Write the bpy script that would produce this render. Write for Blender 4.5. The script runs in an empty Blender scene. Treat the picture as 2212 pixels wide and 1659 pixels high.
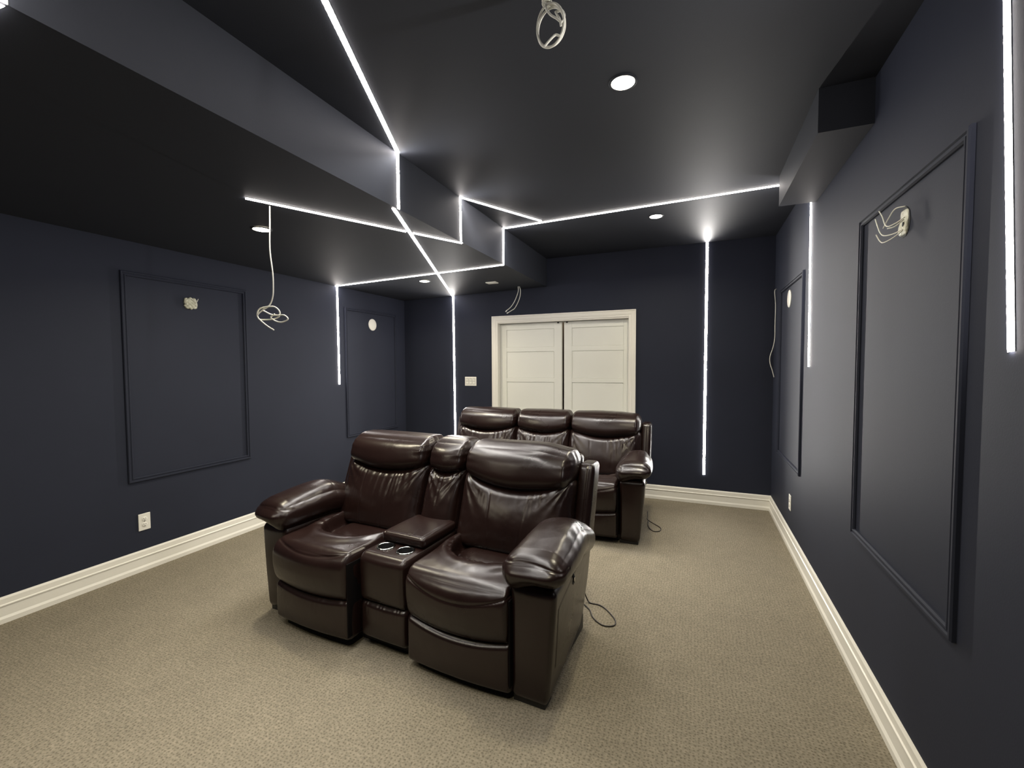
import bpy, bmesh, math, random
import numpy as np
from mathutils import Vector, Matrix
random.seed(7)
RNG = np.random.RandomState(11)
SC = bpy.context.scene
COL = SC.collection

# ------------------------------------------------------------------ camera
F_PX, YAW, PITCH, ROLL, CAM_H = 950.06, math.radians(22.598), math.radians(2.478), math.radians(-0.288), 1.45
def cam_axes():
    fwd = Vector((-math.sin(YAW)*math.cos(PITCH), math.cos(YAW)*math.cos(PITCH), -math.sin(PITCH)))
    right = Vector((math.cos(YAW), math.sin(YAW), 0))
    up = right.cross(fwd)
    r = math.cos(ROLL)*right + math.sin(ROLL)*up
    u = -math.sin(ROLL)*right + math.cos(ROLL)*up
    return r, u, fwd
_r, _u, _f = cam_axes()
cd = bpy.data.cameras.new('camera')
cd.sensor_fit = 'HORIZONTAL'; cd.sensor_width = 36.0; cd.lens = F_PX/2212*36.0
cd.clip_start = 0.02
cam = bpy.data.objects.new('camera', cd); COL.objects.link(cam)
m = Matrix.Identity(4)
for i in range(3):
    m[i][0], m[i][1], m[i][2] = _r[i], _u[i], -_f[i]
m[2][3] = CAM_H
cam.matrix_world = m
SC.camera = cam

# ------------------------------------------------------------------ world, exposure, lamp strengths
wd = bpy.data.worlds.new('world'); SC.world = wd; wd.use_nodes = True
wd.node_tree.nodes['Background'].inputs[0].default_value = (0, 0, 0, 1)
wd.node_tree.nodes['Background'].inputs[1].default_value = 0.0
SC.view_settings.view_transform = 'Standard'; SC.view_settings.look = 'None'
SC.view_settings.exposure = 0.0; SC.view_settings.gamma = 1.0
SC.view_settings.use_curve_mapping = False
STRIP_W = 4.8          # watts of light per metre of tape
STRIP_SPREAD = 92     # degrees, limited by the recessed profile
STRIP_COL = (1.0, 0.97, 0.92)
STRIP_GLOW = 42.0
DOWN_W = 11.5
DOWN_COL = (1.0, 0.90, 0.66)
DOWN_GLOW = 30.0

# ------------------------------------------------------------------ room measures (metres)
XL, XR, YB, YF = -3.617, 0.705, 4.938, -1.55
ZC = 2.683
ZSL, ZSR, XS = 2.317, 2.362, -1.61       # soffit underside at the wall, at its face; face position
def zs(x): return ZSL + (x-XL)/(XS-XL)*(ZSR-ZSL)
HB = 0.149

# ------------------------------------------------------------------ materials
def nt(name):
    m = bpy.data.materials.new(name); m.use_nodes = True
    n = m.node_tree.nodes; l = m.node_tree.links
    return m, n, l, n['Principled BSDF']
def mat_plain(name, col, rough=0.5, metal=0.0, spec=0.5, bump=None, var=0.0, vscale=3.0):
    m, n, l, b = nt(name)
    b.inputs['Base Color'].default_value = (*col, 1); b.inputs['Roughness'].default_value = rough
    b.inputs['Metallic'].default_value = metal; b.inputs['Specular IOR Level'].default_value = spec
    tc = n.new('ShaderNodeTexCoord')
    if var:
        nz = n.new('ShaderNodeTexNoise'); nz.inputs['Scale'].default_value = vscale; nz.inputs['Detail'].default_value = 4
        l.new(tc.outputs['Object'], nz.inputs['Vector'])
        mx = n.new('ShaderNodeMix'); mx.data_type = 'RGBA'
        mx.inputs['A'].default_value = (*[c*(1-var) for c in col], 1); mx.inputs['B'].default_value = (*[min(1, c*(1+var)) for c in col], 1)
        l.new(nz.outputs['Fac'], mx.inputs['Factor']); l.new(mx.outputs['Result'], b.inputs['Base Color'])
    if bump:
        sc, st, dist = bump
        nz = n.new('ShaderNodeTexNoise'); nz.inputs['Scale'].default_value = sc; nz.inputs['Detail'].default_value = 3
        l.new(tc.outputs['Object'], nz.inputs['Vector'])
        bp = n.new('ShaderNodeBump'); bp.inputs['Strength'].default_value = st; bp.inputs['Distance'].default_value = dist
        l.new(nz.outputs['Fac'], bp.inputs['Height']); l.new(bp.outputs['Normal'], b.inputs['Normal'])
    return m
def mat_emit(name, col, strength):
    m, n, l, b = nt(name)
    b.inputs['Base Color'].default_value = (0.8, 0.8, 0.8, 1)
    b.inputs['Emission Color'].default_value = (*col, 1); b.inputs['Emission Strength'].default_value = strength
    return m

M_NAVY = mat_plain('navy_eggshell_paint', (0.0272, 0.0308, 0.0465), 0.62, spec=0.10, bump=(180, 0.10, 0.002), var=0.06)
M_CEIL = mat_plain('charcoal_navy_ceiling_paint', (0.0290, 0.0318, 0.0405), 0.60, spec=0.13, bump=(180, 0.10, 0.002), var=0.05)
M_WHITE = mat_plain('white_semi_gloss_paint', (0.85, 0.83, 0.755), 0.35, var=0.02)
M_DOOR = mat_plain('white_door_paint', (0.83, 0.835, 0.77), 0.4, var=0.02)
M_PLATE = mat_plain('white_plastic', (0.84, 0.83, 0.76), 0.35)
M_CABLE = mat_plain('white_cable_jacket', (0.72, 0.71, 0.64), 0.45)
M_BLACK = mat_plain('black_plastic', (0.010, 0.010, 0.011), 0.45)
M_CORD = mat_plain('dark_cord_rubber', (0.022, 0.017, 0.014), 0.5)
M_CHROME = mat_plain('chrome', (0.62, 0.62, 0.60), 0.12, metal=1.0)
M_ALU = mat_plain('aluminium_channel', (0.55, 0.55, 0.55), 0.4, metal=1.0)
M_HALL = mat_plain('brown_hall_shade', (0.10, 0.075, 0.055), 0.6, var=0.3)
M_FOIL = mat_plain('crumpled_plastic', (0.55, 0.55, 0.44), 0.4, bump=(60, 0.8, 0.01), var=0.35, vscale=40)
M_GUSSET = mat_plain('black_fabric_gusset', (0.004, 0.003, 0.003), 0.9, spec=0.1)
M_GAP = mat_plain('dark_gap', (0.012, 0.012, 0.012), 0.7)
M_STRIP = mat_emit('led_diffuser', (1.0, 0.93, 0.88), STRIP_GLOW)
M_DOWN = mat_emit('downlight_lens', (1.0, 0.90, 0.70), DOWN_GLOW)

def mat_leather():
    m, n, l, b = nt('brown_leather')
    tc = n.new('ShaderNodeTexCoord')
    n1 = n.new('ShaderNodeTexNoise'); n1.inputs['Scale'].default_value = 5.0; n1.inputs['Detail'].default_value = 5
    l.new(tc.outputs['Object'], n1.inputs['Vector'])
    mx = n.new('ShaderNodeMix'); mx.data_type = 'RGBA'
    mx.inputs['A'].default_value = (0.0078, 0.0035, 0.0029, 1); mx.inputs['B'].default_value = (0.0170, 0.0072, 0.0058, 1)
    l.new(n1.outputs['Fac'], mx.inputs['Factor']); l.new(mx.outputs['Result'], b.inputs['Base Color'])
    rr = n.new('ShaderNodeMapRange'); rr.inputs['To Min'].default_value = 0.22; rr.inputs['To Max'].default_value = 0.36
    l.new(n1.outputs['Fac'], rr.inputs['Value']); l.new(rr.outputs['Result'], b.inputs['Roughness'])
    b.inputs['Specular IOR Level'].default_value = 0.50
    v = n.new('ShaderNodeTexVoronoi'); v.inputs['Scale'].default_value = 420
    l.new(tc.outputs['Object'], v.inputs['Vector'])
    n2 = n.new('ShaderNodeTexNoise'); n2.inputs['Scale'].default_value = 20; n2.inputs['Detail'].default_value = 2; n2.inputs['Distortion'].default_value = 0.6
    l.new(tc.outputs['Object'], n2.inputs['Vector'])
    b1 = n.new('ShaderNodeBump'); b1.inputs['Strength'].default_value = 0.05; b1.inputs['Distance'].default_value = 0.001
    l.new(v.outputs['Distance'], b1.inputs['Height'])
    b2 = n.new('ShaderNodeBump'); b2.inputs['Strength'].default_value = 0.10; b2.inputs['Distance'].default_value = 0.008
    l.new(n2.outputs['Fac'], b2.inputs['Height']); l.new(b1.outputs['Normal'], b2.inputs['Normal'])
    l.new(b2.outputs['Normal'], b.inputs['Normal'])
    return m
M_LEATHER = mat_leather()

def mat_carpet():
    m, n, l, b = nt('loop_pile_carpet')
    tc = n.new('ShaderNodeTexCoord')
    nz0 = n.new('ShaderNodeTexNoise'); nz0.inputs['Scale'].default_value = 38; nz0.inputs['Detail'].default_value = 2
    l.new(tc.outputs['Object'], nz0.inputs['Vector'])
    wob = n.new('ShaderNodeVectorMath'); wob.operation = 'MULTIPLY_ADD'
    wob.inputs[1].default_value = (0.010, 0.010, 0.0)
    l.new(nz0.outputs['Color'], wob.inputs[0]); l.new(tc.outputs['Object'], wob.inputs[2])
    mp = n.new('ShaderNodeMapping'); mp.inputs['Scale'].default_value = (64, 74, 1)
    l.new(wob.outputs['Vector'], mp.inputs['Vector'])
    v = n.new('ShaderNodeTexVoronoi'); v.voronoi_dimensions = '2D'; v.inputs['Scale'].default_value = 1.0; v.inputs['Randomness'].default_value = 0.52
    l.new(mp.outputs['Vector'], v.inputs['Vector'])
    pit = n.new('ShaderNodeMapRange'); pit.interpolation_type = 'SMOOTHSTEP'
    pit.inputs['From Min'].default_value = 0.08; pit.inputs['From Max'].default_value = 0.36
    l.new(v.outputs['Distance'], pit.inputs['Value'])
    ramp = n.new('ShaderNodeValToRGB')
    ramp.color_ramp.elements[0].position = 0.0; ramp.color_ramp.elements[0].color = (0.142, 0.122, 0.086, 1)
    ramp.color_ramp.elements[1].position = 1.0; ramp.color_ramp.elements[1].color = (0.212, 0.186, 0.138, 1)
    l.new(pit.outputs['Result'], ramp.inputs['Fac'])
    n1 = n.new('ShaderNodeTexNoise'); n1.inputs['Scale'].default_value = 75; n1.inputs['Detail'].default_value = 4; n1.inputs['Roughness'].default_value = 0.7
    l.new(tc.outputs['Object'], n1.inputs['Vector'])
    n3 = n.new('ShaderNodeTexNoise'); n3.inputs['Scale'].default_value = 9.0; n3.inputs['Detail'].default_value = 4
    l.new(tc.outputs['Object'], n3.inputs['Vector'])
    r1 = n.new('ShaderNodeMapRange'); r1.inputs['From Min'].default_value = 0.3; r1.inputs['From Max'].default_value = 0.7
    r1.inputs['To Min'].default_value = 0.70; r1.inputs['To Max'].default_value = 1.30
    l.new(n1.outputs['Fac'], r1.inputs['Value'])
    r3 = n.new('ShaderNodeMapRange'); r3.inputs['To Min'].default_value = 0.86; r3.inputs['To Max'].default_value = 1.14
    l.new(n3.outputs['Fac'], r3.inputs['Value'])
    mu = n.new('ShaderNodeMath'); mu.operation = 'MULTIPLY'
    l.new(r1.outputs['Result'], mu.inputs[0]); l.new(r3.outputs['Result'], mu.inputs[1])
    vm = n.new('ShaderNodeVectorMath'); vm.operation = 'SCALE'
    l.new(ramp.outputs['Color'], vm.inputs[0]); l.new(mu.outputs['Value'], vm.inputs['Scale'])
    l.new(vm.outputs['Vector'], b.inputs['Base Color'])
    b.inputs['Roughness'].default_value = 0.95; b.inputs['Specular IOR Level'].default_value = 0.1
    bp = n.new('ShaderNodeBump'); bp.inputs['Strength'].default_value = 0.30; bp.inputs['Distance'].default_value = 0.004
    l.new(pit.outputs['Result'], bp.inputs['Height'])
    b2 = n.new('ShaderNodeBump'); b2.inputs['Strength'].default_value = 0.5; b2.inputs['Distance'].default_value = 0.004
    l.new(n1.outputs['Fac'], b2.inputs['Height']); l.new(bp.outputs['Normal'], b2.inputs['Normal'])
    l.new(b2.outputs['Normal'], b.inputs['Normal'])
    return m
M_CARPET = mat_carpet()

# ------------------------------------------------------------------ object helpers
def link(o, parent=None):
    COL.objects.link(o)
    if parent is not None: o.parent = parent
    return o
def tag(o, label=None, cat=None, group=None, kind=None):
    for k, v in (('label', label), ('category', cat), ('group', group), ('kind', kind)):
        if v: o[k] = v
    return o
def empty(name, loc=(0, 0, 0), rz=0.0):
    o = bpy.data.objects.new(name, None); o.empty_display_size = 0.1
    link(o); o.location = loc; o.rotation_euler = (0, 0, rz)
    return o
def mesh_np(name, V, F, mat, parent=None, smooth=True):
    V = np.asarray(V, dtype=np.float32)
    me = bpy.data.meshes.new(name)
    F = [tuple(f) for f in F] if not isinstance(F, np.ndarray) else F
    if isinstance(F, np.ndarray):
        nf, k = F.shape
        me.vertices.add(len(V)); me.vertices.foreach_set('co', V.ravel())
        me.loops.add(nf*k); me.loops.foreach_set('vertex_index', F.astype(np.int32).ravel())
        me.polygons.add(nf); me.polygons.foreach_set('loop_start', np.arange(0, nf*k, k, dtype=np.int32))
        me.update(calc_edges=True)
    else:
        me.from_pydata([tuple(map(float, v)) for v in V], [], F)
    if smooth: me.polygons.foreach_set('use_smooth', [True]*len(me.polygons))
    me.materials.append(mat); me.validate(); me.update()
    o = bpy.data.objects.new(name, me)
    return link(o, parent)
def bm_obj(name, bm, mat, parent=None, smooth=False):
    me = bpy.data.meshes.new(name); bmesh.ops.recalc_face_normals(bm, faces=bm.faces[:]); bm.to_mesh(me); bm.free()
    if smooth: me.polygons.foreach_set('use_smooth', [True]*len(me.polygons))
    me.materials.append(mat)
    return link(bpy.data.objects.new(name, me), parent)
def bm_box(bm, x0, x1, y0, y1, z0, z1, bev=0.0, seg=2):
    r = bmesh.ops.create_cube(bm, size=1.0)
    vs = r['verts']
    for v in vs:
        v.co = Vector(((x0+x1)/2+v.co.x*(x1-x0), (y0+y1)/2+v.co.y*(y1-y0), (z0+z1)/2+v.co.z*(z1-z0)))
    if bev:
        es = {e for v in vs for e in v.link_edges}
        bmesh.ops.bevel(bm, geom=list(es), offset=bev, segments=seg, affect='EDGES', profile=0.5)
def box(name, b, mat, parent=None, bev=0.0, seg=2):
    bm = bmesh.new(); bm_box(bm, *b, bev=bev, seg=seg)
    return bm_obj(name, bm, mat, parent)
def prism(name, pts, axis, a0, a1, mat, parent=None):
    """polygon pts extruded along axis ('x','y','z') from a0 to a1 (pts in the other two axes, cyclic order)"""
    i = 'xyz'.index(axis); j, k = (i+1) % 3, (i+2) % 3
    bm = bmesh.new(); rings = []
    for a in (a0, a1):
        ring = []
        for p, q in pts:
            c = [0, 0, 0]; c[i] = a; c[j] = p; c[k] = q
            ring.append(bm.verts.new(c))
        rings.append(ring)
    n = len(pts)
    bm.faces.new(rings[0]); bm.faces.new(rings[1][::-1])
    for t in range(n):
        bm.faces.new((rings[0][t], rings[0][(t+1) % n], rings[1][(t+1) % n], rings[1][t]))
    return bm_obj(name, bm, mat, parent)
def spline(pts, n=8):
    pts = [np.array(p, float) for p in pts]
    P = [2*pts[0]-pts[1]] + pts + [2*pts[-1]-pts[-2]]
    out = []
    for i in range(1, len(P)-2):
        for t in np.linspace(0, 1, n, endpoint=False):
            a, b, c, d = P[i-1], P[i], P[i+1], P[i+2]
            out.append(0.5*((2*b)+(c-a)*t+(2*a-5*b+4*c-d)*t*t+(3*b-a-3*c+d)*t**3))
    out.append(P[-2]); return np.array(out)
def tube(name, pts, r, mat, parent=None, sides=8, n=8, smooth_path=True):
    C = spline(pts, n) if smooth_path else np.array(pts, float)
    T = np.gradient(C, axis=0); T /= np.linalg.norm(T, axis=1)[:, None]+1e-12
    up = np.array([0.31, 0.17, 0.93]); nrm = np.cross(T[0], up); nrm /= np.linalg.norm(nrm)
    V = []; 
    for i in range(len(C)):
        nrm = nrm - T[i]*(nrm@T[i]); nrm /= np.linalg.norm(nrm); bn = np.cross(T[i], nrm)
        for s in range(sides):
            a = 2*math.pi*s/sides; V.append(C[i]+r*(math.cos(a)*nrm+math.sin(a)*bn))
    F = []
    for i in range(len(C)-1):
        for s in range(sides):
            a = i*sides+s; b = i*sides+(s+1) % sides
            F.append((a, b, b+sides, a+sides))
    F.append(tuple(range(sides))[::-1]); F.append(tuple(range((len(C)-1)*sides, len(C)*sides)))
    return mesh_np(name, V, F, mat, parent)
def lathe(name, prof, frame, mat, parent=None, seg=32, smooth=True, caps=True):
    """prof: (radius, height) list; frame: 4x4 placing local z as the axis"""
    V = []; F = []
    for r, h in prof:
        for s in range(seg):
            a = 2*math.pi*s/seg; V.append(frame @ Vector((r*math.cos(a), r*math.sin(a), h)))
    for i in range(len(prof)-1):
        for s in range(seg):
            a = i*seg+s; b = i*seg+(s+1) % seg
            F.append((a, b, b+seg, a+seg))
    if caps and prof[0][0] > 1e-5: F.append(tuple(range(seg))[::-1])
    if caps and prof[-1][0] > 1e-5: F.append(tuple(range((len(prof)-1)*seg, len(prof)*seg)))
    return mesh_np(name, V, F, mat, parent, smooth)
def frame_at(origin, zaxis):
    z = Vector(zaxis).normalized(); x = Vector((0, 0, 1)).cross(z)
    if x.length < 1e-3: x = Vector((1, 0, 0))
    x.normalize(); y = z.cross(x)
    M = Matrix.Identity(4)
    for i in range(3): M[i][0], M[i][1], M[i][2], M[i][3] = x[i], y[i], z[i], origin[i]
    return M

# ------------------------------------------------------------------ room shell
def structure(o, label=None): return tag(o, label, kind='structure')
TH = 0.12
structure(box('floor', (XL-TH, XR+TH, YF-TH, YB+0.5, -0.08, 0.0), M_CARPET), 'beige grey loop pile carpet')
structure(box('wall_left', (XL-TH, XL, YF-TH, YB+TH, 0, ZC), M_NAVY), 'long navy wall behind the soffit')
structure(box('wall_right', (XR, XR+TH, YF-TH, YB+TH, 0, ZC), M_NAVY), 'navy wall with the light strip near the camera')
structure(box('wall_front', (XL-TH, XR+TH, YF-TH, YF, 0, ZC), M_NAVY), 'navy wall facing the sofas')
DX0, DX1, DZ = -2.240, -0.672, 1.968       # door opening
bm = bmesh.new()
bm_box(bm, XL-TH, DX0, YB, YB+TH, 0, ZC); bm_box(bm, DX1, XR+TH, YB, YB+TH, 0, ZC); bm_box(bm, DX0, DX1, YB, YB+TH, DZ, ZC)
structure(bm_obj('wall_back', bm, M_NAVY), 'navy wall with the white double door')
structure(box('wall_hall', (DX0-0.2, DX1+0.2, YB+0.40, YB+0.46, 0, 2.3), M_HALL), 'brown wall seen through the gap of the double door')
structure(box('ceiling', (XL-TH, XR+TH, YF-TH, YB+TH, ZC, ZC+0.1), M_CEIL), 'dark navy grey ceiling')
structure(prism('ceiling_soffit', [(ZSL, XL), (ZC, XL), (ZC, XS), (ZSR, XS)], 'y', YF, YB, M_CEIL), 'lowered ceiling along the long wall')
structure(box('ceiling_bulkhead', (0.498, XR, 2.405, 3.405, 2.487, ZC), M_CEIL), 'short boxed duct between ceiling and wall')

# baseboards: one stepped profile
BPROF = [(0.0, 0.0), (0.018, 0.0), (0.018, 0.026), (0.012, 0.040), (0.011, 0.094), (0.015, 0.098), (0.015, 0.104), (0.010, 0.108), (0.009, 0.138), (0.004, HB), (0.0, HB)]
def baseboard(name, p0, p1, inward, mit0, mit1, label=None, parent=None):
    p0 = Vector(p0); p1 = Vector(p1); d = (p1-p0).normalized(); inn = Vector(inward)
    V = []; F = []
    for p, mt, sg in ((p0, mit0, 1), (p1, mit1, -1)):
        for t, z in BPROF:
            V.append(p+inn*t+d*(sg*t*mt)+Vector((0, 0, z)))
    n = len(BPROF)
    for i in range(n-1): F.append((i, i+1, n+i+1, n+i))
    F.append(tuple(range(n))); F.append(tuple(range(n, 2*n))[::-1])
    o = mesh_np(name, V, F, M_WHITE, parent, smooth=False)
    bm = bmesh.new(); bm.from_mesh(o.data); bmesh.ops.recalc_face_normals(bm, faces=bm.faces[:]); bm.to_mesh(o.data); bm.free()
    return structure(o, label)
baseboard('baseboard_left', (XL, YF, 0), (XL, YB, 0), (1, 0, 0), 1, 1, 'white stepped baseboard under the long navy wall')
baseboard('baseboard_right', (XR, YF, 0), (XR, YB, 0), (-1, 0, 0), 1, 1, 'white stepped baseboard under the wall by the light strip')
CX0, CX1, CZ = -2.316, -0.596, 2.046        # casing outer edges
baseboard('baseboard_back', (CX1, YB, 0), (XR, YB, 0), (0, -1, 0), 0, 1, 'white stepped baseboard between door and corner')
baseboard('baseboard_back.001', (XL, YB, 0), (CX0, YB, 0), (0, -1, 0), 1, 0, 'white stepped baseboard behind the far sofa')

# ------------------------------------------------------------------ door
door = structure(empty('door_1', (0, 0, 0)), 'white double sliding door with panelled leaves, slightly apart')
CPROF = [(0.0, 0.0), (0.0, 0.018), (0.012, 0.018), (0.016, 0.014), (0.050, 0.013), (0.054, 0.010), (0.076, 0.009), (0.076, 0.0)]   # (from outer edge, out of wall)
def casing_piece(a0, a1, b0, b1):
    """a0->a1 outer line, b0->b1 inner line (wall plane xz), lofted with the profile"""
    V = []; F = []
    n = len(CPROF)
    for A, B in ((a0, b0), (a1, b1)):
        A = np.array(A); B = np.array(B)
        for t, h in CPROF:
            q = A+(B-A)*(t/0.076); V.append((q[0], YB-h, q[1]))
    for i in range(n-1): F.append((i, i+1, n+i+1, n+i))
    F.append((n-1, 0, n, 2*n-1)); F.append(tuple(range(n))); F.append(tuple(range(n, 2*n))[::-1])
    o = mesh_np('casing', V, F, M_WHITE, door, False)
    bm = bmesh.new(); bm.from_mesh(o.data); bmesh.ops.recalc_face_normals(bm, faces=bm.faces[:]); bm.to_mesh(o.data); bm.free()
casing_piece((CX0, 0), (CX0, CZ), (CX0+0.076, 0), (CX0+0.076, CZ-0.076))
casing_piece((CX1, 0), (CX1, CZ), (CX1-0.076, 0), (CX1-0.076, CZ-0.076))
casing_piece((CX0, CZ), (CX1, CZ), (CX0+0.076, CZ-0.076), (CX1-0.076, CZ-0.076))
YD = YB+0.062                                # front face of the leaves
box('jamb', (DX0-0.02, DX0+0.004, YB-0.001, YB+TH, 0, DZ), M_WHITE, door)
box('jamb', (DX1-0.004, DX1+0.02, YB-0.001, YB+TH, 0, DZ), M_WHITE, door)
box('head_jamb', (DX0, DX1, YB-0.001, YB+TH, DZ-0.012, DZ+0.02), M_WHITE, door)
def leaf(x0, x1, meet):
    """meet = side (+1 right / -1 left) where the two leaves meet"""
    bm = bmesh.new(); bm_box(bm, x0, x1, YD+0.010, YD+0.036, 0.015, DZ-0.018)
    lf = bm_obj('door_leaf', bm, M_DOOR, door)
    st = 0.095
    a, b = (x0, x0+0.085) if meet > 0 else (x0, x0+st)
    box('stile', (x0+0.001, x0+(0.085 if meet > 0 else st), YD, YD+0.012, 0.016, DZ-0.019), M_DOOR, lf, bev=0.0012, seg=1)
    box('stile', (x1-(st if meet > 0 else 0.060), x1-0.001, YD, YD+0.012, 0.016, DZ-0.019), M_DOOR, lf, bev=0.0012, seg=1)
    xa = x0+(0.085 if meet > 0 else st); xb = x1-(st if meet > 0 else 0.060)
    for z0, z1 in ((DZ-0.09, DZ-0.019), (1.610, 1.662), (1.243, 1.287), (0.875, 0.925), (0.505, 0.555), (0.016, 0.18)):
        box('rail', (xa-0.0005, xb+0.0005, YD+0.0015, YD+0.012, z0, z1), M_DOOR, lf, bev=0.001, seg=1)
    zz = [DZ-0.09, 1.662, 1.610, 1.287, 1.243, 0.925, 0.875, 0.555, 0.505, 0.18]
    for i in range(0, 10, 2):
        box('panel', (xa+0.004, xb-0.004, YD+0.0065, YD+0.011, zz[i+1]+0.004, zz[i]-0.004), M_DOOR, lf, bev=0.002, seg=1)
    return lf
leaf(DX0+0.004, -1.446, 1); leaf(-1.420, DX1-0.004, -1)
for x in (-1.490, -1.384):
    box('roller_bracket', (x-0.010, x+0.010, YD-0.008, YD+0.012, DZ-0.032, DZ-0.016), M_BLACK, door, bev=0.003)
box('sliding_track', (DX0, DX1, YD+0.004, YD+0.044, DZ-0.020, DZ-0.006), M_ALU, door)

hl = bpy.data.lights.new('door_gap_fill', 'POINT'); hl.energy = 2.0; hl.color = (1.0, 0.85, 0.65); hl.shadow_soft_size = 0.05  # unseen fill light added behind the leaves so their gap reads brown
ho = bpy.data.objects.new('door_gap_fill', hl); link(ho); ho.location = (-1.433, YB+0.30, 2.1)
# ------------------------------------------------------------------ picture-frame mouldings on the walls
MPROF = [(0.0, 0.0), (0.0, 0.010), (0.004, 0.015), (0.012, 0.015), (0.015, 0.009), (0.021, 0.009), (0.024, 0.013), (0.030, 0.013), (0.034, 0.006), (0.034, 0.0)]
def moulding(name, x, sgn, y0, y1, z0, z1, label):
    root = structure(empty(name, (x, (y0+y1)/2, z0)), label)
    inv = root.matrix_world  # identity at build; offset by location below
    w = MPROF[-1][0]
    O = np.array([x, (y0+y1)/2, z0])
    cor = [(y0, z0), (y1, z0), (y1, z1), (y0, z1)]
    inn = [(y0+w, z0+w), (y1-w, z0+w), (y1-w, z1-w), (y0+w, z1-w)]
    n = len(MPROF)
    for e in range(4):
        V = []; F = []
        for c in (e, (e+1) % 4):
            A = np.array(cor[c]); B = np.array(inn[c])
            for t, h in MPROF:
                q = A+(B-A)*(t/w); V.append(np.array((x+sgn*h, q[0], q[1]))-O)
        for i in range(n-1): F.append((i, i+1, n+i+1, n+i))
        F.append((n-1, 0, n, 2*n-1)); F.append(tuple(range(n))); F.append(tuple(range(n, 2*n))[::-1])
        o = mesh_np('moulding', V, F, M_NAVY, root, False)
        bm = bmesh.new(); bm.from_mesh(o.data); bmesh.ops.recalc_face_normals(bm, faces=bm.faces[:]); bm.to_mesh(o.data); bm.free()
ZT, ZB = 2.108, 0.640
moulding('trim_1', XL, 1, 1.760, 2.669, ZB, ZT, 'navy panel moulding around the crumpled wall box')
moulding('trim_2', XL, 1, 3.837, 4.745, ZB, ZT, 'navy panel moulding around a round white plate on the long wall')
moulding('trim_3', XR, -1, 1.632, 2.526, ZB, ZT, 'navy panel moulding around the wall box with loose wires')
moulding('trim_4', XR, -1, 3.672, 4.575, ZB, ZT, 'navy panel moulding around a round white plate by the corner')

# ------------------------------------------------------------------ LED strips
def led_strip(label, segs, group='led light strips'):
    """segs: list of (p0, p1, outward normal, lit, overlap0, overlap1)"""
    c0 = Vector(segs[0][0]); root = tag(empty('led_strip', c0), label, 'light strip', group)
    for sg_ in segs:
        p0, p1, nrm = sg_[:3]; scallop = len(sg_) > 3
        p0 = Vector(p0); p1 = Vector(p1); N = Vector(nrm).normalized(); d = (p1-p0); L = d.length; d.normalize(); s = N.cross(d).normalized()
        # aluminium channel, just proud of the surface
        V = []; F = []
        prof = [(-0.0128, 0.0), (-0.0128, 0.0016), (0.0128, 0.0016), (0.0128, 0.0)]
        for p in (p0, p1):
            for a, h in prof: V.append(p+s*a+N*h-c0)
        F = [(0, 1, 5, 4), (1, 2, 6, 5), (2, 3, 7, 6), (3, 0, 4, 7), (0, 3, 2, 1), (4, 5, 6, 7)]
        mesh_np('channel', V, F, M_ALU, root, False)
        # half-round diffuser with faint scallops from the diodes beneath
        nd = max(2, int(L/(0.014 if scallop else 0.06))); V = []; F = []; k = 6
        for i in range(nd+1):
            q = p0+d*(L*i/nd); rr = 0.0122 if i % 2 else 0.0110
            for j in range(k):
                a = math.pi*j/(k-1); V.append(q+s*(rr*math.cos(a))+N*(0.0012+0.0062*math.sin(a))-c0)
        for i in range(nd):
            for j in range(k-1):
                a = i*k+j; F.append((a, a+1, a+1+k, a+k))
        F.append(tuple(range(k))); F.append(tuple(range(nd*k, nd*k+k))[::-1])
        o = mesh_np('diffuser', V, F, M_STRIP_SIMPLE, root, True)
        bm = bmesh.new(); bm.from_mesh(o.data); bmesh.ops.recalc_face_normals(bm, faces=bm.faces[:]); bm.to_mesh(o.data); bm.free()
        ld = bpy.data.lights.new('led_tape', 'AREA'); ld.shape = 'RECTANGLE'; ld.size = L; ld.size_y = 0.018
        ld.energy = STRIP_W*L; ld.color = STRIP_COL; ld.spread = math.radians(STRIP_SPREAD)
        lo = bpy.data.objects.new('led_tape', ld); link(lo, root)
        M = Matrix.Identity(4); z = -N; x = d; y = z.cross(x); c = (p0+p1)/2+N*0.0086-c0
        for i in range(3): M[i][0], M[i][1], M[i][2], M[i][3] = x[i], y[i], z[i], c[i]
        # area lights shine along local -z
        M2 = Matrix.Identity(4)
        for i in range(3): M2[i][0], M2[i][1], M2[i][2], M2[i][3] = x[i], -y[i], N[i]*-1, c[i]
        zz = N; yy = (-N).cross(x)
        for i in range(3): M2[i][0], M2[i][1], M2[i][2] = x[i], (-N).cross(x)[i], -N[i]
        # local -z must point along N  -> local z = -N
        lo.matrix_local = M2
    return root
M_STRIP_SIMPLE = M_STRIP
DN, UP_ = (0, 0, -1), (0, 0, 1)
SOFFIT_RUN = ((-1.625, 2.130), (-2.866, YB-0.008))
def cut_at(p, q, gap=0.0131):
    """two lengths of tape either side of the long strip they cross on the soffit underside"""
    a = np.array(SOFFIT_RUN[0]); d = np.array(SOFFIT_RUN[1])-a; p = np.array(p); e = np.array(q)-p
    cr = e[0]*d[1]-e[1]*d[0]; t = ((a-p)[0]*d[1]-(a-p)[1]*d[0])/cr
    sn = abs(cr)/np.linalg.norm(d)/np.linalg.norm(e); g = (gap/sn+0.0128*math.sqrt(max(0, 1-sn*sn))/sn)/np.linalg.norm(e)
    out = []
    for u0, u1 in ((0, t-g), (t+g, 1)):
        A = p+e*u0; B = p+e*u1
        out.append(((A[0], A[1], zs(A[0])), (B[0], B[1], zs(B[0])), DN))
    return out
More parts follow.
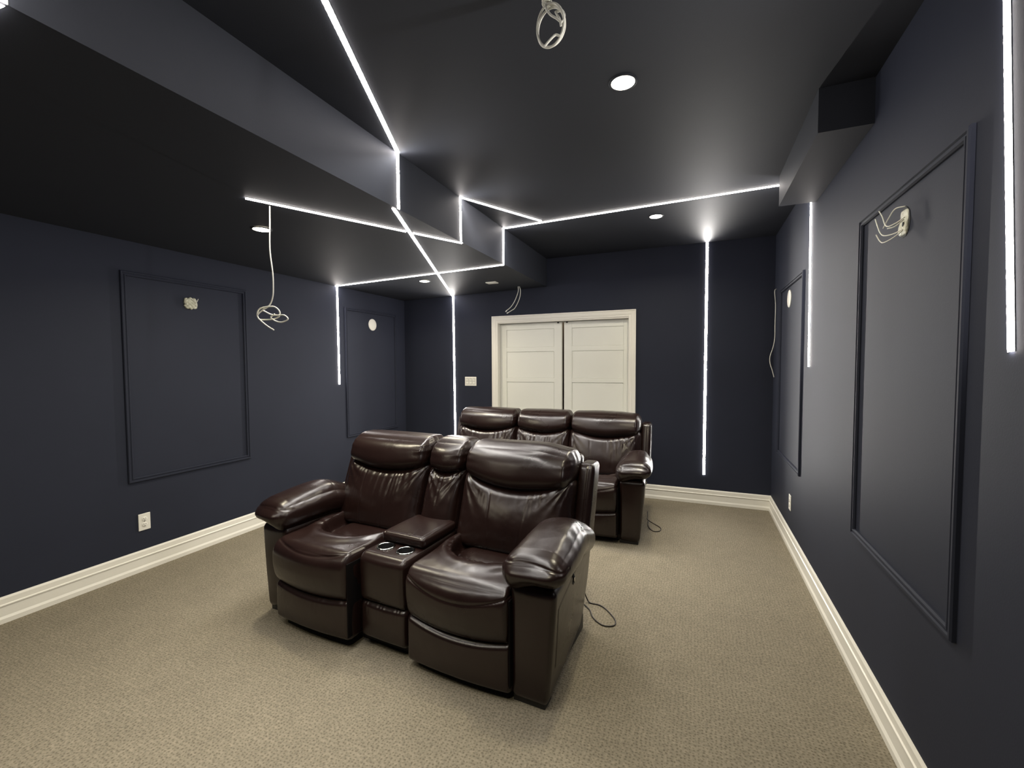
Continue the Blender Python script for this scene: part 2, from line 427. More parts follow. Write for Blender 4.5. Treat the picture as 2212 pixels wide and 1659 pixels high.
led_strip('long led strip crossing ceiling, soffit and back wall beside the switch plate', [
    ((-0.706, 0.15, ZC), (-1.604, 2.150, ZC), DN, 1),
    ((XS, 2.154, ZC), (XS, 2.154, ZSR), (1, 0, 0), 1),
    ((-1.625, 2.130, zs(-1.625)), (-2.866, YB-0.008, zs(-2.866)), DN),
    ((-2.862, YB, zs(-2.862)), (-2.850, YB, 0.30), (0, -1, 0))])
led_strip('led strip ending at the hanging white wire, climbing the soffit edge to the ceiling', [
    *cut_at((-2.225, 1.660), (-1.617, 2.925)),
    ((XS, 2.895, ZSR), (XS, 2.890, ZC), (1, 0, 0)),
    ((-1.602, 2.893, ZC), (-1.236, 3.625, ZC), DN)])
led_strip('led strip running from the long wall over the soffit to the boxed duct', [
    ((XL, 3.739, 1.247), (XL, 3.735, zs(XL)), (1, 0, 0)),
    *cut_at((XL+0.006, 3.712), (-1.617, 3.700)),
    ((XS, 3.678, ZSR), (XS, 3.682, ZC), (1, 0, 0)),
    ((-1.602, 3.688, ZC), (0.700, 3.558, ZC), DN),
    ((XR, 3.538, ZC), (XR, 3.486, 1.429), (-1, 0, 0))])
led_strip('upright led strip on the back wall between door and corner', [
    ((0.099, YB, ZC), (0.097, YB, 0.304), (0, -1, 0))])
led_strip('upright led strip beside the panel with loose wires', [
    ((XR, 1.545, ZC), (XR, 1.443, 1.476), (-1, 0, 0), 1)])
led_strip('short led strip at the soffit edge cut by the picture corner', [
    ((-2.9, 0.45, zs(-2.9)), (-1.617, 0.560, zs(-1.617)), DN),
    ((XS, 0.562, ZSR), (XS, 0.562, ZC), (1, 0, 0)),
    ((-1.604, 0.562, ZC), (-0.95, -0.10, ZC), DN)])

# ------------------------------------------------------------------ recessed downlights
def downlight(x, y, z, label, power=1.0):
    root = tag(empty('recessed_downlight', (x, y, z)), label, 'ceiling light', 'recessed downlights')
    fr = frame_at((0, 0, 0), (0, 0, -1))
    lathe('trim_ring', [(0.050, 0.001), (0.050, 0.003), (0.052, 0.0050), (0.058, 0.0045), (0.062, 0.001), (0.062, 0.0)], fr, M_CEIL, root, 40, caps=False)
    o = lathe('lens', [(0.0505, 0.001), (0.050, 0.0035), (0.040, 0.0065), (0.020, 0.0085), (0.0001, 0.009)], fr, M_DOWN, root, 40)
    ld = bpy.data.lights.new('led_lamp', 'AREA'); ld.shape = 'DISK'; ld.size = 0.09; ld.energy = DOWN_W*power; ld.color = DOWN_COL
    ld.spread = math.radians(150)
    lo = bpy.data.objects.new('led_lamp', ld); link(lo, root); lo.location = (0, 0, -0.0105)
try:
    M_DOWN.cycles.emission_sampling = 'NONE'
except Exception:
    pass
downlight(-0.306, 2.016, ZC, 'large bright downlight in the open ceiling beside the coiled cable')
downlight(-0.316, 3.901, ZC, 'far downlight in the open ceiling before the back wall')
downlight(-2.612, 2.052, zs(-2.612), 'downlight in the soffit beside the hanging white wire')
downlight(-2.644, 3.967, zs(-2.644), 'far downlight in the soffit beside the long strip')
downlight(-0.306, 0.131, ZC, 'ceiling downlight above the camera, outside the picture', 0.85)
downlight(-2.612, 0.137, zs(-2.612), 'soffit downlight beside the camera, outside the picture', 0.7)

# ------------------------------------------------------------------ leather furniture
def rbox(u0, u1, v0, v1, w0, w1, r, res):
    lo = np.array([u0, v0, w0]); hi = np.array([u1, v1, w1]); half = (hi-lo)/2; mid = (hi+lo)/2
    r = np.minimum(np.array([r]*3 if np.isscalar(r) else r, float), half*0.999)
    cnt = [max(4, int(round(2*h/res))) for h in half]
    ax = [np.linspace(-1, 1, c+1) for c in cnt]
    allS = []; allF = []; off = 0
    for i in range(3):
        j, k = (i+1) % 3, (i+2) % 3
        J, K = np.meshgrid(ax[j], ax[k], indexing='ij'); nj, nk = J.shape
        for sg in (-1, 1):
            S = np.zeros((nj*nk, 3)); S[:, i] = sg; S[:, j] = J.ravel(); S[:, k] = K.ravel()
            idx = np.arange(nj*nk).reshape(nj, nk)+off
            q = np.stack([idx[:-1, :-1], idx[1:, :-1], idx[1:, 1:], idx[:-1, 1:]], -1).reshape(-1, 4)
            allF.append(q if sg > 0 else q[:, ::-1]); allS.append(S); off += nj*nk
    S = np.concatenate(allS); F = np.concatenate(allF)
    key = np.round(S*1e5).astype(np.int64)
    uq, first, inv = np.unique(key, axis=0, return_index=True, return_inverse=True)
    S = S[first]; F = inv.reshape(-1)[F]
    P = S*half; core = np.clip(P, -(half-r), half-r); d = (P-core)/r
    n = np.linalg.norm(d, axis=1); n[n == 0] = 1
    P = core + r*d/n[:, None]
    return P+mid, F, S
def vnormals(P, F):
    a = P[F[:, 2]]-P[F[:, 0]]; b = P[F[:, 3]]-P[F[:, 1]]; n = np.cross(a, b)
    N = np.zeros_like(P)
    for c in range(4): np.add.at(N, F[:, c], n)
    return N/(np.linalg.norm(N, axis=1)[:, None]+1e-12)
def sst(a, b, x):
    t = np.clip((x-a)/(b-a), 0, 1); return t*t*(3-2*t)
def puff(P, S, bu, bv, bw):
    P = P.copy(); q = 1-S**2
    P[:, 0] += bu*S[:, 0]*q[:, 1]*q[:, 2]; P[:, 1] += bv*S[:, 1]*q[:, 0]*q[:, 2]; P[:, 2] += bw*S[:, 2]*q[:, 0]*q[:, 1]
    return P
def wrinkle(P, seed, f0=9.0, octs=5):
    rs = np.random.RandomState(seed); out = np.zeros(len(P)); amp = 1.0; f = f0
    for o in range(octs):
        for t in range(3):
            d = rs.normal(size=3); d /= np.linalg.norm(d)
            out += amp*np.sin(P@d*f*(0.8+0.5*rs.rand())+rs.rand()*6.28+1.3*np.sin(P@rs.normal(size=3)*f*0.5))
        amp *= 0.55; f *= 1.9
    return out/4.0
def finish(name, P, F, parent, seed, amp=0.0016, f0=9.0, grooves=(), mat=None):
    N = vnormals(P, F)
    disp = amp*wrinkle(P, seed, f0)
    for dist, depth, sig in grooves: disp = disp - depth*np.exp(-(dist/sig)**2)
    return mesh_np(name, P+N*disp[:, None], F, mat or M_LEATHER, parent)

def seat_cushion(par, u0, u1, v0, res, seed, sag, seam=(0.412, 0.058)):
    P, F, S = rbox(u0, u1, v0, 0.62, 0.240, 0.500, (0.026, 0.070, 0.080), res)
    P = puff(P, S, 0.000, 0.020, 0.010)
    uc = (u0+u1)/2; hw = (u1-u0)/2; su = np.clip((P[:, 0]-uc)/hw, -1, 1); v = P[:, 1]-v0; w = P[:, 2]
    front = sst(0.20, 0.03, v)
    P[:, 1] -= 0.016*(1-su**2)*front
    P[:, 1] += 0.018*front*sst(0.38, 0.24, w)
    # lower edge sags in the middle
    P[:, 2] -= sag*(1-su**2)*sst(0.36, 0.25, w)*front
    # bucket behind the front roll
    e = (np.abs(su)/0.86)**2.6 + (np.clip(0.58-v, 0, 9)/0.385)**2.6
    top = sst(0.40, 0.47, w)
    P[:, 2] -= 0.078*top*sst(1.10, 0.84, e) - 0.022*top*sst(0.9, 0.3, e)
    P[:, 2] += 0.014*top*np.exp(-((e-1.45)/0.35)**2)
    rs = np.random.RandomState(seed)
    ang = np.arctan2(np.clip(0.58-v, 0, 9)/0.385, su/0.86+1e-6)
    g = np.sin(ang*34+2*np.sin(ang*7+seed))*np.exp(-((e-0.98)/0.16)**2)
    P[:, 2] += 0.0055*top*g*np.clip(0.4+wrinkle(P, seed+4, 7, 2), 0, 1.2)
    fold = np.sin((P[:, 0]-uc)*70+3*np.sin(v*22+seed)+seed)*np.exp(-((e-1.45)/0.45)**2)*(0.4+0.6*np.abs(su))
    P[:, 2] += 0.0034*top*fold*np.clip(0.3+wrinkle(P, seed+5, 6, 2), 0, 1.2)
    wl = seam[0]+seam[1]*su**2
    dist = np.where(v < 0.16, P[:, 2]-wl, 9.0)
    for x in (u1-0.004,):
        o = box('seat_side', (x-0.004, x+0.004, v0+0.018, 0.40, 0.075, 0.455), M_GUSSET, par, bev=0.003)
    return finish('seat_cushion', P, F, par, seed, 0.0020, 8, [(dist, 0.0050, 0.0048)])
def footrest(par, u0, u1, v0, res, seed, w0=0.050, sag=0.03):
    P, F, S = rbox(u0, u1, v0+0.012, v0+0.16, w0, 0.262, (0.022, 0.034, 0.028), res)
    P = puff(P, S, 0.003, 0.012, 0.004)
    uc = (u0+u1)/2; hw = (u1-u0)/2; su = np.clip((P[:, 0]-uc)/hw, -1, 1)
    up = sst(0.10, 0.25, P[:, 2]); P[:, 2] -= sag*(1-su**2)*up
    P[:, 1] -= 0.016*(1-su**2)*sst(v0+0.1, v0+0.03, P[:, 1])
    d = np.clip(0.258-sag*(1-su**2)-P[:, 2], 0, 1)
    P[:, 1] += 0.0016*np.exp(-d/0.030)*np.sin((P[:, 0]-u0)*105+3*np.sin(P[:, 0]*31+seed))*np.clip(wrinkle(P, seed+9, 6, 2), 0, 1)
    return finish('footrest', P, F, par, seed, 0.0016, 8)
REC = 0.36
def back_pair(par, u0, u1, res, seed, sag, top=0.992, crease=0.84, droop=0.0, narrow=False):
    uc = (u0+u1)/2; hw = (u1-u0)/2
    vf = 0.400 if not narrow else 0.425
    r = 0.075 if not narrow else 0.060
    P, F, S = rbox(u0, u1, vf, 0.63, 0.420, 0.850, (r, 0.10, 0.060), res)
    P = puff(P, S, 0.004, 0.040, 0.004)
    su = np.clip((P[:, 0]-uc)/hw, -1, 1); w = P[:, 2].copy()
    P[:, 2] += (crease-0.84-sag*(1-su**2))*sst(0.50, 0.84, w)
    cl = crease-sag*(1-su**2); d = np.clip(cl-P[:, 2], 0, 1); front = sst(0.62, 0.48, P[:, 1])
    fan = np.sin(su*hw*95*(1-0.9*d)+2.2*np.sin(su*9+seed))+0.6*np.sin(su*hw*210+seed+2*np.sin(su*13))
    P[:, 1] += 0.0085*np.clip(0.35+wrinkle(P, seed+6, 7, 2), 0, 1.2)*fan*np.exp(-d/0.075)*front*(0.5+0.5*np.abs(su)**0.5)
    # creases running to the two upper corners
    for sgn in (-1, 1):
        a = np.hypot((su-sgn)*hw, d); th = np.arctan2(d, np.abs(su-sgn)*hw+1e-4)
        P[:, 1] += 0.0040*np.sin(th*17+seed)*np.exp(-a/0.13)*front*sst(0.01, 0.05, a)
    P[:, 1] += REC*(P[:, 2]-0.5)
    gr = []
    if not narrow:
        for q in (-0.36, 0.36):
            gr.append((np.where((front > 0.5) & (d > 0.03), (su-q*(1-0.25*d/0.3))*hw, 9.0), 0.0030, 0.0045))
    finish('back_cushion', P, F, par, seed, 0.0034, 9, gr)
    P, F, S = rbox(u0+0.004, u1-0.004, vf-0.018, 0.655, crease-0.030, top, (0.045 if not narrow else 0.04, 0.110, 0.080), res)
    P = puff(P, S, 0.005, 0.026, 0.006)
    su = np.clip((P[:, 0]-uc)/hw, -1, 1); w = P[:, 2].copy()
    P[:, 2] += (-sag*(1-su**2))*sst(top-0.03, crease-0.01, w)
    P[:, 2] -= droop*sst(0.35, 1.0, su)
    front = sst(0.60, 0.45, P[:, 1])
    e = 1-np.abs(su)
    P[:, 1] += 0.0042*np.sin(P[:, 2]*130+1.5*np.sin(P[:, 2]*47+seed)+seed)*np.exp(-e*hw/0.035)*front
    P[:, 2] += 0.0030*np.sin(P[:, 1]*120+seed)*np.exp(-e*hw/0.03)*sst(0.9, 0.97, w)
    P[:, 1] += REC*(P[:, 2]-0.5)
    finish('headrest', P, F, par, seed+5, 0.0020, 7)

def arm(par, sg, ui, uo, res, seed, fv=0.0):
    """ui inner face, uo outer face (positive side), sg = +1/-1"""
    P, F, S = rbox(ui, uo, -0.015, 0.70, 0.022, 0.522, (0.026, 0.028, 0.040), res)
    P = puff(P, S, 0.004, 0.010, 0.0)
    out = sst(ui+0.08, uo, P[:, 0])
    P[:, 0] -= out*(0.050*P[:, 1]/0.70 + 0.040*np.clip(1-P[:, 2]/0.5, 0, 1))
    v = P[:, 1]; w = P[:, 2]
    P[:, 1] -= 0.05*sst(0.35, 0.70, v)*sst(0.35, 0.03, w)
    P[:, 2] -= 0.055*sst(0.30, 0.70, v)*sst(0.40, 0.53, w)
    onside = S[:, 0] > 0.999
    line = 0.430+0.085*np.clip((v-0.05)/0.65, 0, 1)**0.8
    d1 = np.where(onside & (v > 0.045), (w-line)*0.9, 9.0)
    d2 = np.where(onside & (w < 0.43) & (w > 0.16), v-0.048-0.012*np.sin(w*9), 9.0)
    P[:, 1] += fv; P[:, 0] *= sg; F2 = F if sg > 0 else F[:, ::-1]
    body = finish('arm_body', P, F2, par, seed, 0.0010, 7, [(d1, 0.0040, 0.0048), (d2, 0.0055, 0.0050)])
    P, F, S = rbox(ui-0.030, uo+(0.046 if sg > 0 else 0.012), -0.072, 0.675, 0.545, 0.664, (0.072, 0.062, 0.056), res)
    P = puff(P, S, 0.008, 0.016, 0.030)
    v = P[:, 1].copy(); w = P[:, 2].copy(); up = sst(0.57, 0.65, w)
    su = np.clip((P[:, 0]-(ui+uo)/2)/((uo-ui)/2+0.03), -1, 1)
    P[:, 2] += up*(0.018*np.exp(-((v-0.28)/0.22)**2) - 0.018*np.clip(0.02-v, 0, 1)/0.08)
    P[:, 2] -= 0.090*sst(0.30, 0.70, v)
    P[:, 0] -= sst(0.2, 1.0, su)*0.060*sst(0.0, 0.70, v)
    P[:, 2] -= 0.034*sst(0.3, -1.0, su)*sst(0.62, 0.54, w) + 0.012*sst(0.2, -1.0, su)
    P[:, 2] -= 0.030*sst(0.55, 1.0, su)*sst(0.02, 0.25, v)*sst(0.62, 0.54, w)
    P[:, 2] += 0.0016*up*np.sin(v*60+2.5*np.sin(P[:, 0]*25+v*9+seed))*sst(0.2, 0.9, np.abs(su))*np.clip(0.2+wrinkle(P, seed+7, 6, 2), 0, 1)
    nose = 0.622+0.020*(1-su**2)
    d1 = np.where(v < 0.03, P[:, 2]-nose, 9.0)
    d2 = np.where(up > 0.3, v-0.36-0.02*su, 9.0)
    d3 = np.where(up > 0.3, v-0.47-0.02*su, 9.0)
    P[:, 1] += fv; P[:, 0] *= sg; F2 = F if sg > 0 else F[:, ::-1]
    finish('armrest_pad', P, F2, par, seed+3, 0.0024, 8, [(d1, 0.0028, 0.0042), (d2, 0.0016, 0.0042)])
    # recessed recline pull in the outer side
    x = sg*(uo-0.0265)
    fr = frame_at((x, 0.285+fv, 0.446), (sg, 0, 0)); fr = fr @ Matrix.Diagonal((0.62, 1.15, 1, 1))
    h = lathe('recline_handle', [(0.024, 0.0), (0.024, 0.004), (0.021, 0.007), (0.016, 0.006), (0.015, 0.001), (0.0001, 0.0)], fr, M_BLACK, par, 24)
    lathe('pull_lever', [(0.0001, 0.0085), (0.007, 0.008), (0.009, 0.006), (0.009, 0.001)], frame_at((x+sg*0.002, 0.290+fv, 0.446), (sg, 0, 0)) @ Matrix.Diagonal((0.5, 1.6, 1, 1)), M_CHROME, h, 16)
    h.location = (0, 0, 0)

def recliner(label, loc, rz, half_i, half_o, seats, backs, res, seed, console=None):
    root = tag(empty('reclining_sofa', loc, rz), label, 'sofa')
    bm = bmesh.new(); bm_box(bm, -half_o+0.08, half_o-0.08, 0.05, 0.64, 0.0, 0.09, bev=0.008)
    bm_obj('base', bm, M_BLACK, root)
    for s in (-1, 1):
        uc = s*(half_i+half_o)/2
        box('foot', (uc-0.078-0.02*s, uc+0.070-0.02*s, 0.004+(0.02 if s < 0 else 0), 0.08, 0.0, 0.030), M_BLACK, root, bev=0.004)
    for (u0, u1, v0, sag, w0, seam) in seats:
        seat_cushion(root, u0, u1, v0, res, seed, sag, seam); footrest(root, u0, u1, v0+0.008, res, seed+2, w0, sag); seed += 11
    for (u0, u1, sag, droop, narrow) in backs:
        back_pair(root, u0, u1, res, seed, sag, droop=droop, narrow=narrow); seed += 13
    for s in (-1, 1):
        arm(root, s, half_i, half_o, res, seed, 0.022 if s < 0 else 0.0); seed += 17
    # outer back shell with side wings
    bu = backs[-1][1]
    P, F, S = rbox(-bu+0.01, bu-0.01, 0.60, 0.70, 0.08, 0.93, (0.03, 0.035, 0.03), 0.02)
    P[:, 1] += REC*np.clip(P[:, 2]-0.5, -0.25, 1); finish('back_shell', P, F, root, seed, 0.001)
    for s in (-1, 1):
        P, F, S = rbox(bu-0.01, bu+0.082, 0.555, 0.700, 0.47, 0.895, (0.022, 0.028, 0.030), res)
        P = puff(P, S, 0.004, 0.012, 0.004)
        P[:, 1] += REC*(P[:, 2]-0.5)
        d = np.where(S[:, 1] < -0.999, P[:, 0]-(bu+0.052), 9.0)
        P[:, 0] *= s; finish('back_wing', P, F if s > 0 else F[:, ::-1], root, seed+4+s, 0.001, 7, [(d, 0.004, 0.006)])
    if console:
        u0, u1 = console
        P, F, S = rbox(u0, u1, -0.020, 0.62, 0.245, 0.500, (0.020, 0.045, 0.045), res)
        P = puff(P, S, 0.002, 0.010, 0.0)
        d = np.where((S[:, 1] < -0.99) | (S[:, 2] > 0.99), np.abs(P[:, 0]-(u0+u1)/2)-((u1-u0)/2-0.016), 9.0)
        # cup wells pressed into the top
        cw = []
        for cu in (-0.055, 0.075):
            rr = np.hypot(P[:, 0]-cu, P[:, 1]-0.095); inside = (rr < 0.046) & (P[:, 2] > 0.45)
            P[inside, 2] -= 0.070*sst(0.046, 0.040, rr[inside])
        finish('console_box', P, F, root, seed+31, 0.0008, 7, [(d, 0.003, 0.0055)])
        P, F, S = rbox(u0, u1, -0.012, 0.30, 0.055, 0.250, (0.020, 0.035, 0.030), res)
        P = puff(P, S, 0.002, 0.012, 0.003)
        dd = np.clip(0.25-P[:, 2], 0, 1); P[:, 1] += 0.0014*np.exp(-dd/0.03)*np.sin(P[:, 0]*170+3*np.sin(P[:, 0]*60))*(S[:, 1] < 0)
        finish('console_panel', P, F, root, seed+33, 0.0012, 8)
        for cu in (-0.055, 0.075):
            fr = frame_at((cu, 0.095, 0.500), (0, 0, 1))
            c = lathe('cup_holder', [(0.0380, -0.066), (0.0395, -0.02), (0.0400, 0.001), (0.0415, 0.0045), (0.0460, 0.0050), (0.0485, 0.0025), (0.0490, -0.004), (0.0465, -0.012)], fr, M_CHROME, root, 40, caps=False)
            lathe('cup_liner', [(0.0001, -0.062), (0.0366, -0.062), (0.0380, -0.010), (0.0392, 0.0018)], fr, M_BLACK, c, 32, caps=False)
        P, F, S = rbox(u0+0.010, u1-0.002, 0.140, 0.455, 0.500, 0.556, (0.022, 0.022, 0.020), res*0.8)
        P = puff(P, S, 0.002, 0.002, 0.006)
        d1 = np.where(S[:, 2] > 0.99, np.minimum(np.abs(np.abs(P[:, 0]-(u0+u1)/2-0.004)-((u1-u0)/2-0.028)), np.abs(P[:, 1]-0.160)), 9.0)
        finish('console_lid', P, F, root, seed+37, 0.0008, 7, [(d1, 0.0022, 0.0045)])
        P, F, S = rbox(u0+0.02, u1-0.02, 0.47, 0.60, 0.490, 0.525, (0.015, 0.015, 0.015), 0.012)
        finish('lid_hinge', P, F, root, seed+39, 0.0005, mat=M_BLACK)
    return root
recliner('dark brown leather two-seat recliner with cup holder console between its seats', (-1.44, 1.745, 0), math.radians(-3.4), 0.724, 0.932,
         [(-0.705, -0.152, -0.098, 0.018, 0.050, (0.466, 0.034)), (0.180, 0.735, -0.055, 0.030, 0.036, (0.412, 0.058))],
         [(-0.770, -0.127, 0.055, 0.0, False), (-0.125, 0.145, 0.033, 0.0, True), (0.147, 0.812, 0.072, 0.020, False)], 0.0052, 3, console=(-0.138, 0.155))
recliner('dark brown leather three-seat recliner in front of the white double door', (-1.40, 3.585, 0), math.radians(0.0), 0.846, 1.046,
         [(-0.840, -0.288, -0.070, 0.022, 0.045, (0.425, 0.045)), (-0.284, 0.284, -0.070, 0.022, 0.045, (0.425, 0.045)), (0.288, 0.840, -0.070, 0.022, 0.045, (0.425, 0.045))],
         [(-0.945, -0.281, 0.055, 0.0, False), (-0.279, 0.279, 0.050, 0.0, False), (0.281, 0.945, 0.060, 0.012, False)], 0.0085, 120)

# power cords on the carpet
def lift(pts, z=0.004): return [(x, y, z) for x, y in pts]
o = tube('power_cord', [(-0.610, 2.60, 0.06), (-0.590, 2.600, 0.015)] + lift([(-0.569, 2.590), (-0.513, 2.587), (-0.465, 2.552), (-0.413, 2.486), (-0.394, 2.441), (-0.403, 2.405), (-0.448, 2.388), (-0.492, 2.411), (-0.530, 2.455), (-0.555, 2.51), (-0.60, 2.56)]), 0.0036, M_CORD)
tag(o, 'dark power cord looped on the carpet behind the two-seat recliner', 'cord')
o = tube('power_cord', [(-0.405, 4.330, 0.045), (-0.398, 4.27, 0.012)] + lift([(-0.392, 4.217), (-0.339, 4.136), (-0.278, 4.061), (-0.259, 4.010), (-0.270, 3.955), (-0.314, 3.935), (-0.350, 3.985), (-0.372, 4.060), (-0.380, 4.14), (-0.385, 4.20)]), 0.0036, M_CORD)
tag(o, 'dark power cord looped on the carpet beside the three-seat recliner', 'cord')

# ------------------------------------------------------------------ loose white cables
r_ = 0.0038
coil = tag(empty('coiled_cable', (-0.455, 1.42, ZC)), 'white cable coiled into a knotted ring hanging from the open ceiling', 'cable')
def rel(pts, o): return [tuple(np.array(p)-np.array(o)) for p in pts]
O = (-0.455, 1.42, ZC)
ring = []
for i in range(34):
    a = math.pi*0.5 - 2*math.pi*i/14.0
    rx = 0.046+0.004*math.sin(i*0.43); rz = 0.064+0.005*math.cos(i*0.37)
    ring.append((-0.452+rx*math.cos(a), 1.42+0.008*math.sin(i*0.31), 2.553+rz*math.sin(a)))
tube('cable', rel([(-0.462, 1.425, ZC), (-0.452, 1.42, 2.655), (-0.460, 1.42, 2.630)]+ring+[(-0.428, 1.408, 2.512), (-0.446, 1.403, 2.497), (-0.463, 1.40, 2.480)], O), r_, M_CABLE, coil)
tube('cable', rel([(-0.440, 1.43, ZC), (-0.456, 1.425, 2.650), (-0.447, 1.42, 2.628), (-0.462, 1.41, 2.612), (-0.446, 1.405, 2.580), (-0.424, 1.405, 2.560), (-0.408, 1.41, 2.548), (-0.402, 1.42, 2.570), (-0.412, 1.43, 2.598), (-0.432, 1.43, 2.600), (-0.428, 1.415, 2.585), (-0.414, 1.410, 2.556), (-0.410, 1.408, 2.535)], O), r_, M_CABLE, coil)
for dz in (0.0, 0.012, 0.024):
    t = [(-0.463+0.012*math.cos(a), 1.42+0.012*math.sin(a), 2.622+dz*0.7+0.002*a) for a in np.linspace(0, 2*math.pi, 10)]
    tube('tie_wrap', rel(t, O), 0.003, M_CABLE, coil, n=3)
h = tube('hanging_cable', [(-2.215, 1.796, 2.349), (-2.218, 1.796, 2.25), (-2.223, 1.796, 2.105), (-2.207, 1.796, 1.98), (-2.205, 1.796, 1.90), (-2.212, 1.796, 1.840), (-2.240, 1.796, 1.795), (-2.285, 1.790, 1.772), (-2.322, 1.785, 1.745), (-2.316, 1.790, 1.720), (-2.280, 1.80, 1.716), (-2.235, 1.81, 1.718), (-2.185, 1.81, 1.730), (-2.178, 1.81, 1.760), (-2.205, 1.80, 1.786), (-2.258, 1.79, 1.787), (-2.305, 1.785, 1.778), (-2.326, 1.785, 1.752), (-2.313, 1.785, 1.722), (-2.250, 1.785, 1.680), (-2.197, 1.785, 1.654)], r_, M_CABLE)
tag(h, 'white cable hanging from the soffit, ending in loose loops', 'cable')
h2 = tube('cable_loop', [(-2.300, 1.800, 1.772), (-2.240, 1.805, 1.745), (-2.190, 1.805, 1.738), (-2.130, 1.80, 1.735), (-2.103, 1.80, 1.712), (-2.150, 1.80, 1.697), (-2.200, 1.80, 1.706), (-2.235, 1.80, 1.728), (-2.205, 1.80, 1.745)], r_, M_CABLE, h)
w0 = tag(empty('cable_pair', (-1.89, 4.742, 2.352)), 'two white cables with stripped ends hanging before the back wall', 'cable')
O = (-1.89, 4.742, 2.352)
tube('cable', rel([(-1.890, 4.742, 2.352), (-1.892, 4.742, 2.29), (-1.934, 4.742, 2.190), (-1.985, 4.742, 2.122), (-2.040, 4.742, 2.082)], O), 0.0042, M_CABLE, w0)
tube('cable', rel([(-1.878, 4.748, 2.352), (-1.864, 4.745, 2.30), (-1.876, 4.742, 2.213), (-1.930, 4.742, 2.112), (-1.975, 4.742, 2.082), (-2.020, 4.742, 2.058)], O), 0.0042, M_CABLE, w0)
for p, q in (((-2.034, 4.742, 2.086), (-2.050, 4.742, 2.070)), ((-2.014, 4.742, 2.062), (-2.034, 4.742, 2.052))):
    tube('connector', rel([p, ((p[0]+q[0])/2, 4.742, (p[2]+q[2])/2), q], O), 0.0058, M_PLATE, w0)
h = tube('wall_cable', [(XR, 4.86, 2.160), (0.690, 4.85, 2.135), (0.700, 4.85, 2.00), (0.698, 4.845, 1.826), (0.697, 4.84, 1.694), (0.685, 4.84, 1.607), (0.662, 4.845, 1.519), (0.664, 4.85, 1.453), (0.683, 4.85, 1.386), (0.699, 4.85, 1.320)], r_, M_CABLE)
tag(h, 'thin white cable hanging down the wall in the back corner', 'cable')

# ------------------------------------------------------------------ plates, outlets, boxes
def round_plate(x, sg, y, z, r, label):
    o = lathe('round_cover_plate', [(r, 0.0), (r, 0.003), (r-0.004, 0.0065), (r*0.6, 0.0085), (0.0001, 0.009)], frame_at((x, y, z), (sg, 0, 0)), M_PLATE, None, 40)
    tag(o, label, 'cover plate', 'round white cover plates')
round_plate(XL, 1, 4.296, 1.944, 0.070, 'round white blank cover plate on the long wall panel')
round_plate(XR, -1, 4.203, 1.978, 0.072, 'round white blank cover plate by the back corner')
def outlet(x, sg, y, z, label, horizontal=False):
    root = tag(empty('wall_outlet', (x, y, z)), label, 'outlet', 'white wall outlets')
    box('cover_plate', (min(0, sg*0.006), max(0, sg*0.006), -0.037, 0.037, -0.060, 0.060), M_PLATE, root, bev=0.003)
    for dz in (-0.0195, 0.0195):
        rc = lathe('receptacle', [(0.0165, 0.0), (0.0165, 0.0030), (0.0150, 0.0040), (0.0001, 0.0040)], frame_at((sg*0.005, 0, dz), (sg, 0, 0)), M_PLATE, root, 28)
        bm = bmesh.new()
        for dy in (-0.006, 0.006): bm_box(bm, *sorted((sg*0.0085, sg*0.0094)), dy-0.0013, dy+0.0013, dz+0.001, dz+0.009)
        bm_box(bm, *sorted((sg*0.0085, sg*0.0094)), -0.0025, 0.0025, dz-0.010, dz-0.005)
        bm_obj('slot', bm, M_GAP, rc)
    lathe('screw', [(0.003, 0.0), (0.003, 0.0012), (0.0001, 0.0018)], frame_at((sg*0.006, 0, 0), (sg, 0, 0)), M_CHROME, root, 12)
outlet(XL, 1, 1.846, 0.347, 'white wall outlet low on the long wall under the crumpled box')
outlet(XR, -1, 3.995, 0.358, 'white wall outlet low on the wall beside the back corner')
sw = tag(empty('switch_plate', (-2.620, YB, 1.246)), 'white three-gang switch plate beside the double door', 'light switch')
box('cover_plate', (-0.081, 0.081, -0.006, 0.0, -0.057, 0.057), M_PLATE, sw, bev=0.003)
for dx in (-0.046, 0.0, 0.046):
    prism('rocker', [(-0.006, -0.033), (-0.0085, -0.033), (-0.0065, 0.0), (-0.0105, 0.033), (-0.006, 0.033)], 'x', dx-0.0165, dx+0.0165, M_PLATE, sw)
    box('rocker_surround', (dx-0.0185, dx+0.0185, -0.0066, -0.0055, -0.0355, 0.0355), M_GAP, sw)
fz = zs(-2.06)
fp = tag(empty('ceiling_sensor', (-2.057, 4.388, fz-0.001)), 'small flat white rectangular plate on the soffit near the back wall', 'cover plate')
o = box('cover_plate', (-0.060, 0.060, -0.042, 0.042, -0.010, 0.002), M_PLATE, fp, bev=0.004)
box('seam', (-0.045, 0.045, -0.028, 0.028, -0.0108, -0.0095), M_PLATE, fp, bev=0.0003, seg=1)

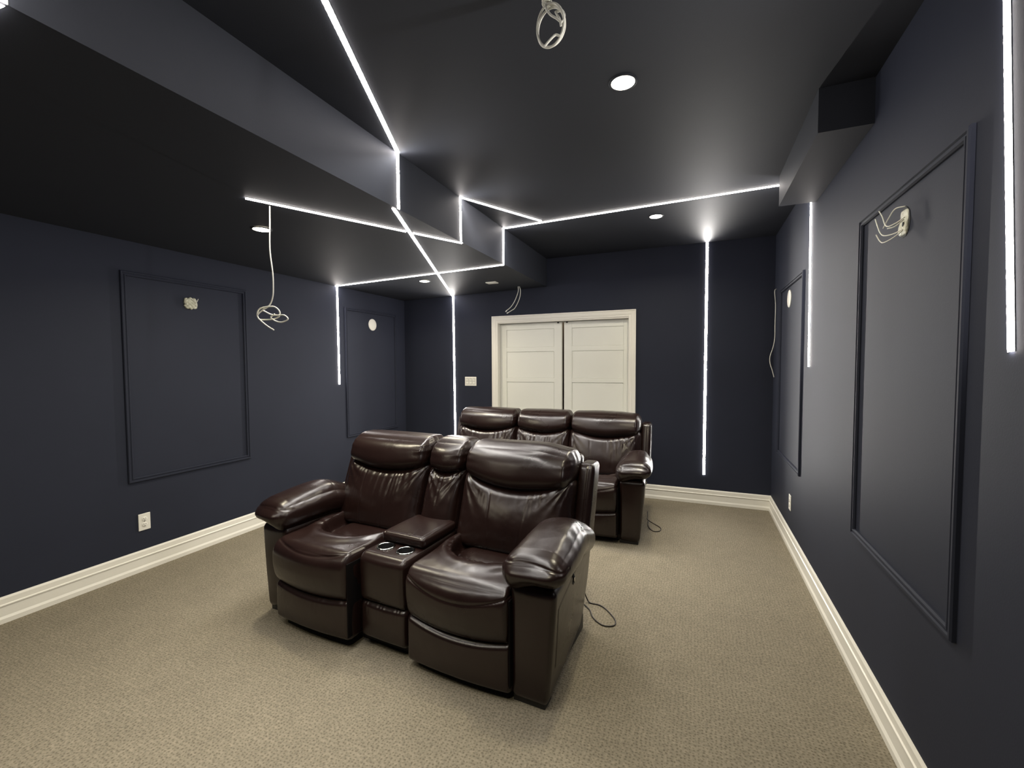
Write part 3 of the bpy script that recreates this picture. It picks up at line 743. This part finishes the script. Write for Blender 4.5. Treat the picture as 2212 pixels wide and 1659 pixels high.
# wall box stuffed with crumpled plastic
wb = tag(empty('wall_box', (XL, 2.210, 1.938)), 'open wall box stuffed with crumpled white plastic and wire', 'junction box')
fr = frame_at((0, 0, 0), (1, 0, 0))
lathe('box_rim', [(0.050, 0.0), (0.050, 0.002), (0.046, 0.003), (0.044, 0.0005), (0.0001, 0.0005)], fr, M_GAP, wb, 8, False)
P, F, S = rbox(-0.006, 0.018, -0.045, 0.045, -0.042, 0.042, (0.008, 0.026, 0.026), 0.004)
N = vnormals(P, F); fold = np.abs(np.sin(P[:, 1]*95+3*np.sin(P[:, 2]*60)))+np.abs(np.sin(P[:, 2]*120+2*np.sin(P[:, 1]*80)))
P = P+N*(0.006*(fold-0.9))[:, None]
mesh_np('crumpled_bag', P, F, M_FOIL, wb, False)
tube('wire', [(0.012, 0.020, -0.02), (0.026, 0.030, 0.005), (0.020, 0.050, 0.040)], 0.0022, M_CABLE, wb)
tube('wire', [(0.012, -0.020, 0.02), (0.026, -0.005, 0.030), (0.024, 0.020, 0.020), (0.020, 0.034, -0.020)], 0.0022, M_CABLE, wb)

# wall box with loose wires
O = (XR, 2.068, 1.966)
wb = tag(empty('wall_box', O), 'open wall box with loose white wires curling out', 'junction box')
fr = frame_at((0, 0, 0), (-1, 0, 0))
lathe('box_rim', [(0.056, 0.0), (0.056, 0.0015), (0.052, 0.002), (0.0001, 0.0012)], fr @ Matrix.Diagonal((0.86, 1.0, 1, 1)), M_GAP, wb, 10, False)
P, F, S = rbox(-0.007, 0.002, -0.034, 0.034, -0.046, 0.044, (0.003, 0.016, 0.014), 0.006)
P[:, 0] += 0.004*np.sin(P[:, 2]*70)*(S[:, 0] < 0)
mesh_np('box_plate', P, F, M_FOIL, wb, False)
lathe('knockout', [(0.009, 0.0), (0.0001, 0.0008)], frame_at((-0.0108, -0.014, -0.010), (-1, 0, 0)), M_GAP, wb, 16)
for pts in ([(-0.010, -0.025, 0.012), (-0.030, -0.004, -0.002), (-0.045, 0.030, 0.000), (-0.045, 0.073, 0.048), (-0.045, 0.108, 0.080)],
            [(-0.010, -0.020, 0.006), (-0.030, -0.002, -0.012), (-0.045, 0.020, -0.012)],
            [(-0.010, -0.030, 0.050), (-0.030, 0.000, 0.052), (-0.040, 0.030, 0.026), (-0.045, 0.060, 0.000)],
            [(-0.010, -0.015, -0.028), (-0.030, 0.010, -0.036), (-0.045, 0.050, -0.030), (-0.045, 0.090, -0.008), (-0.045, 0.118, 0.024), (-0.045, 0.145, 0.060)],
            [(-0.010, -0.015, -0.030), (-0.030, 0.004, -0.050), (-0.045, 0.050, -0.056), (-0.045, 0.090, -0.040), (-0.045, 0.130, -0.006)]):
    tube('wire', pts, 0.0021, M_CABLE, wb)
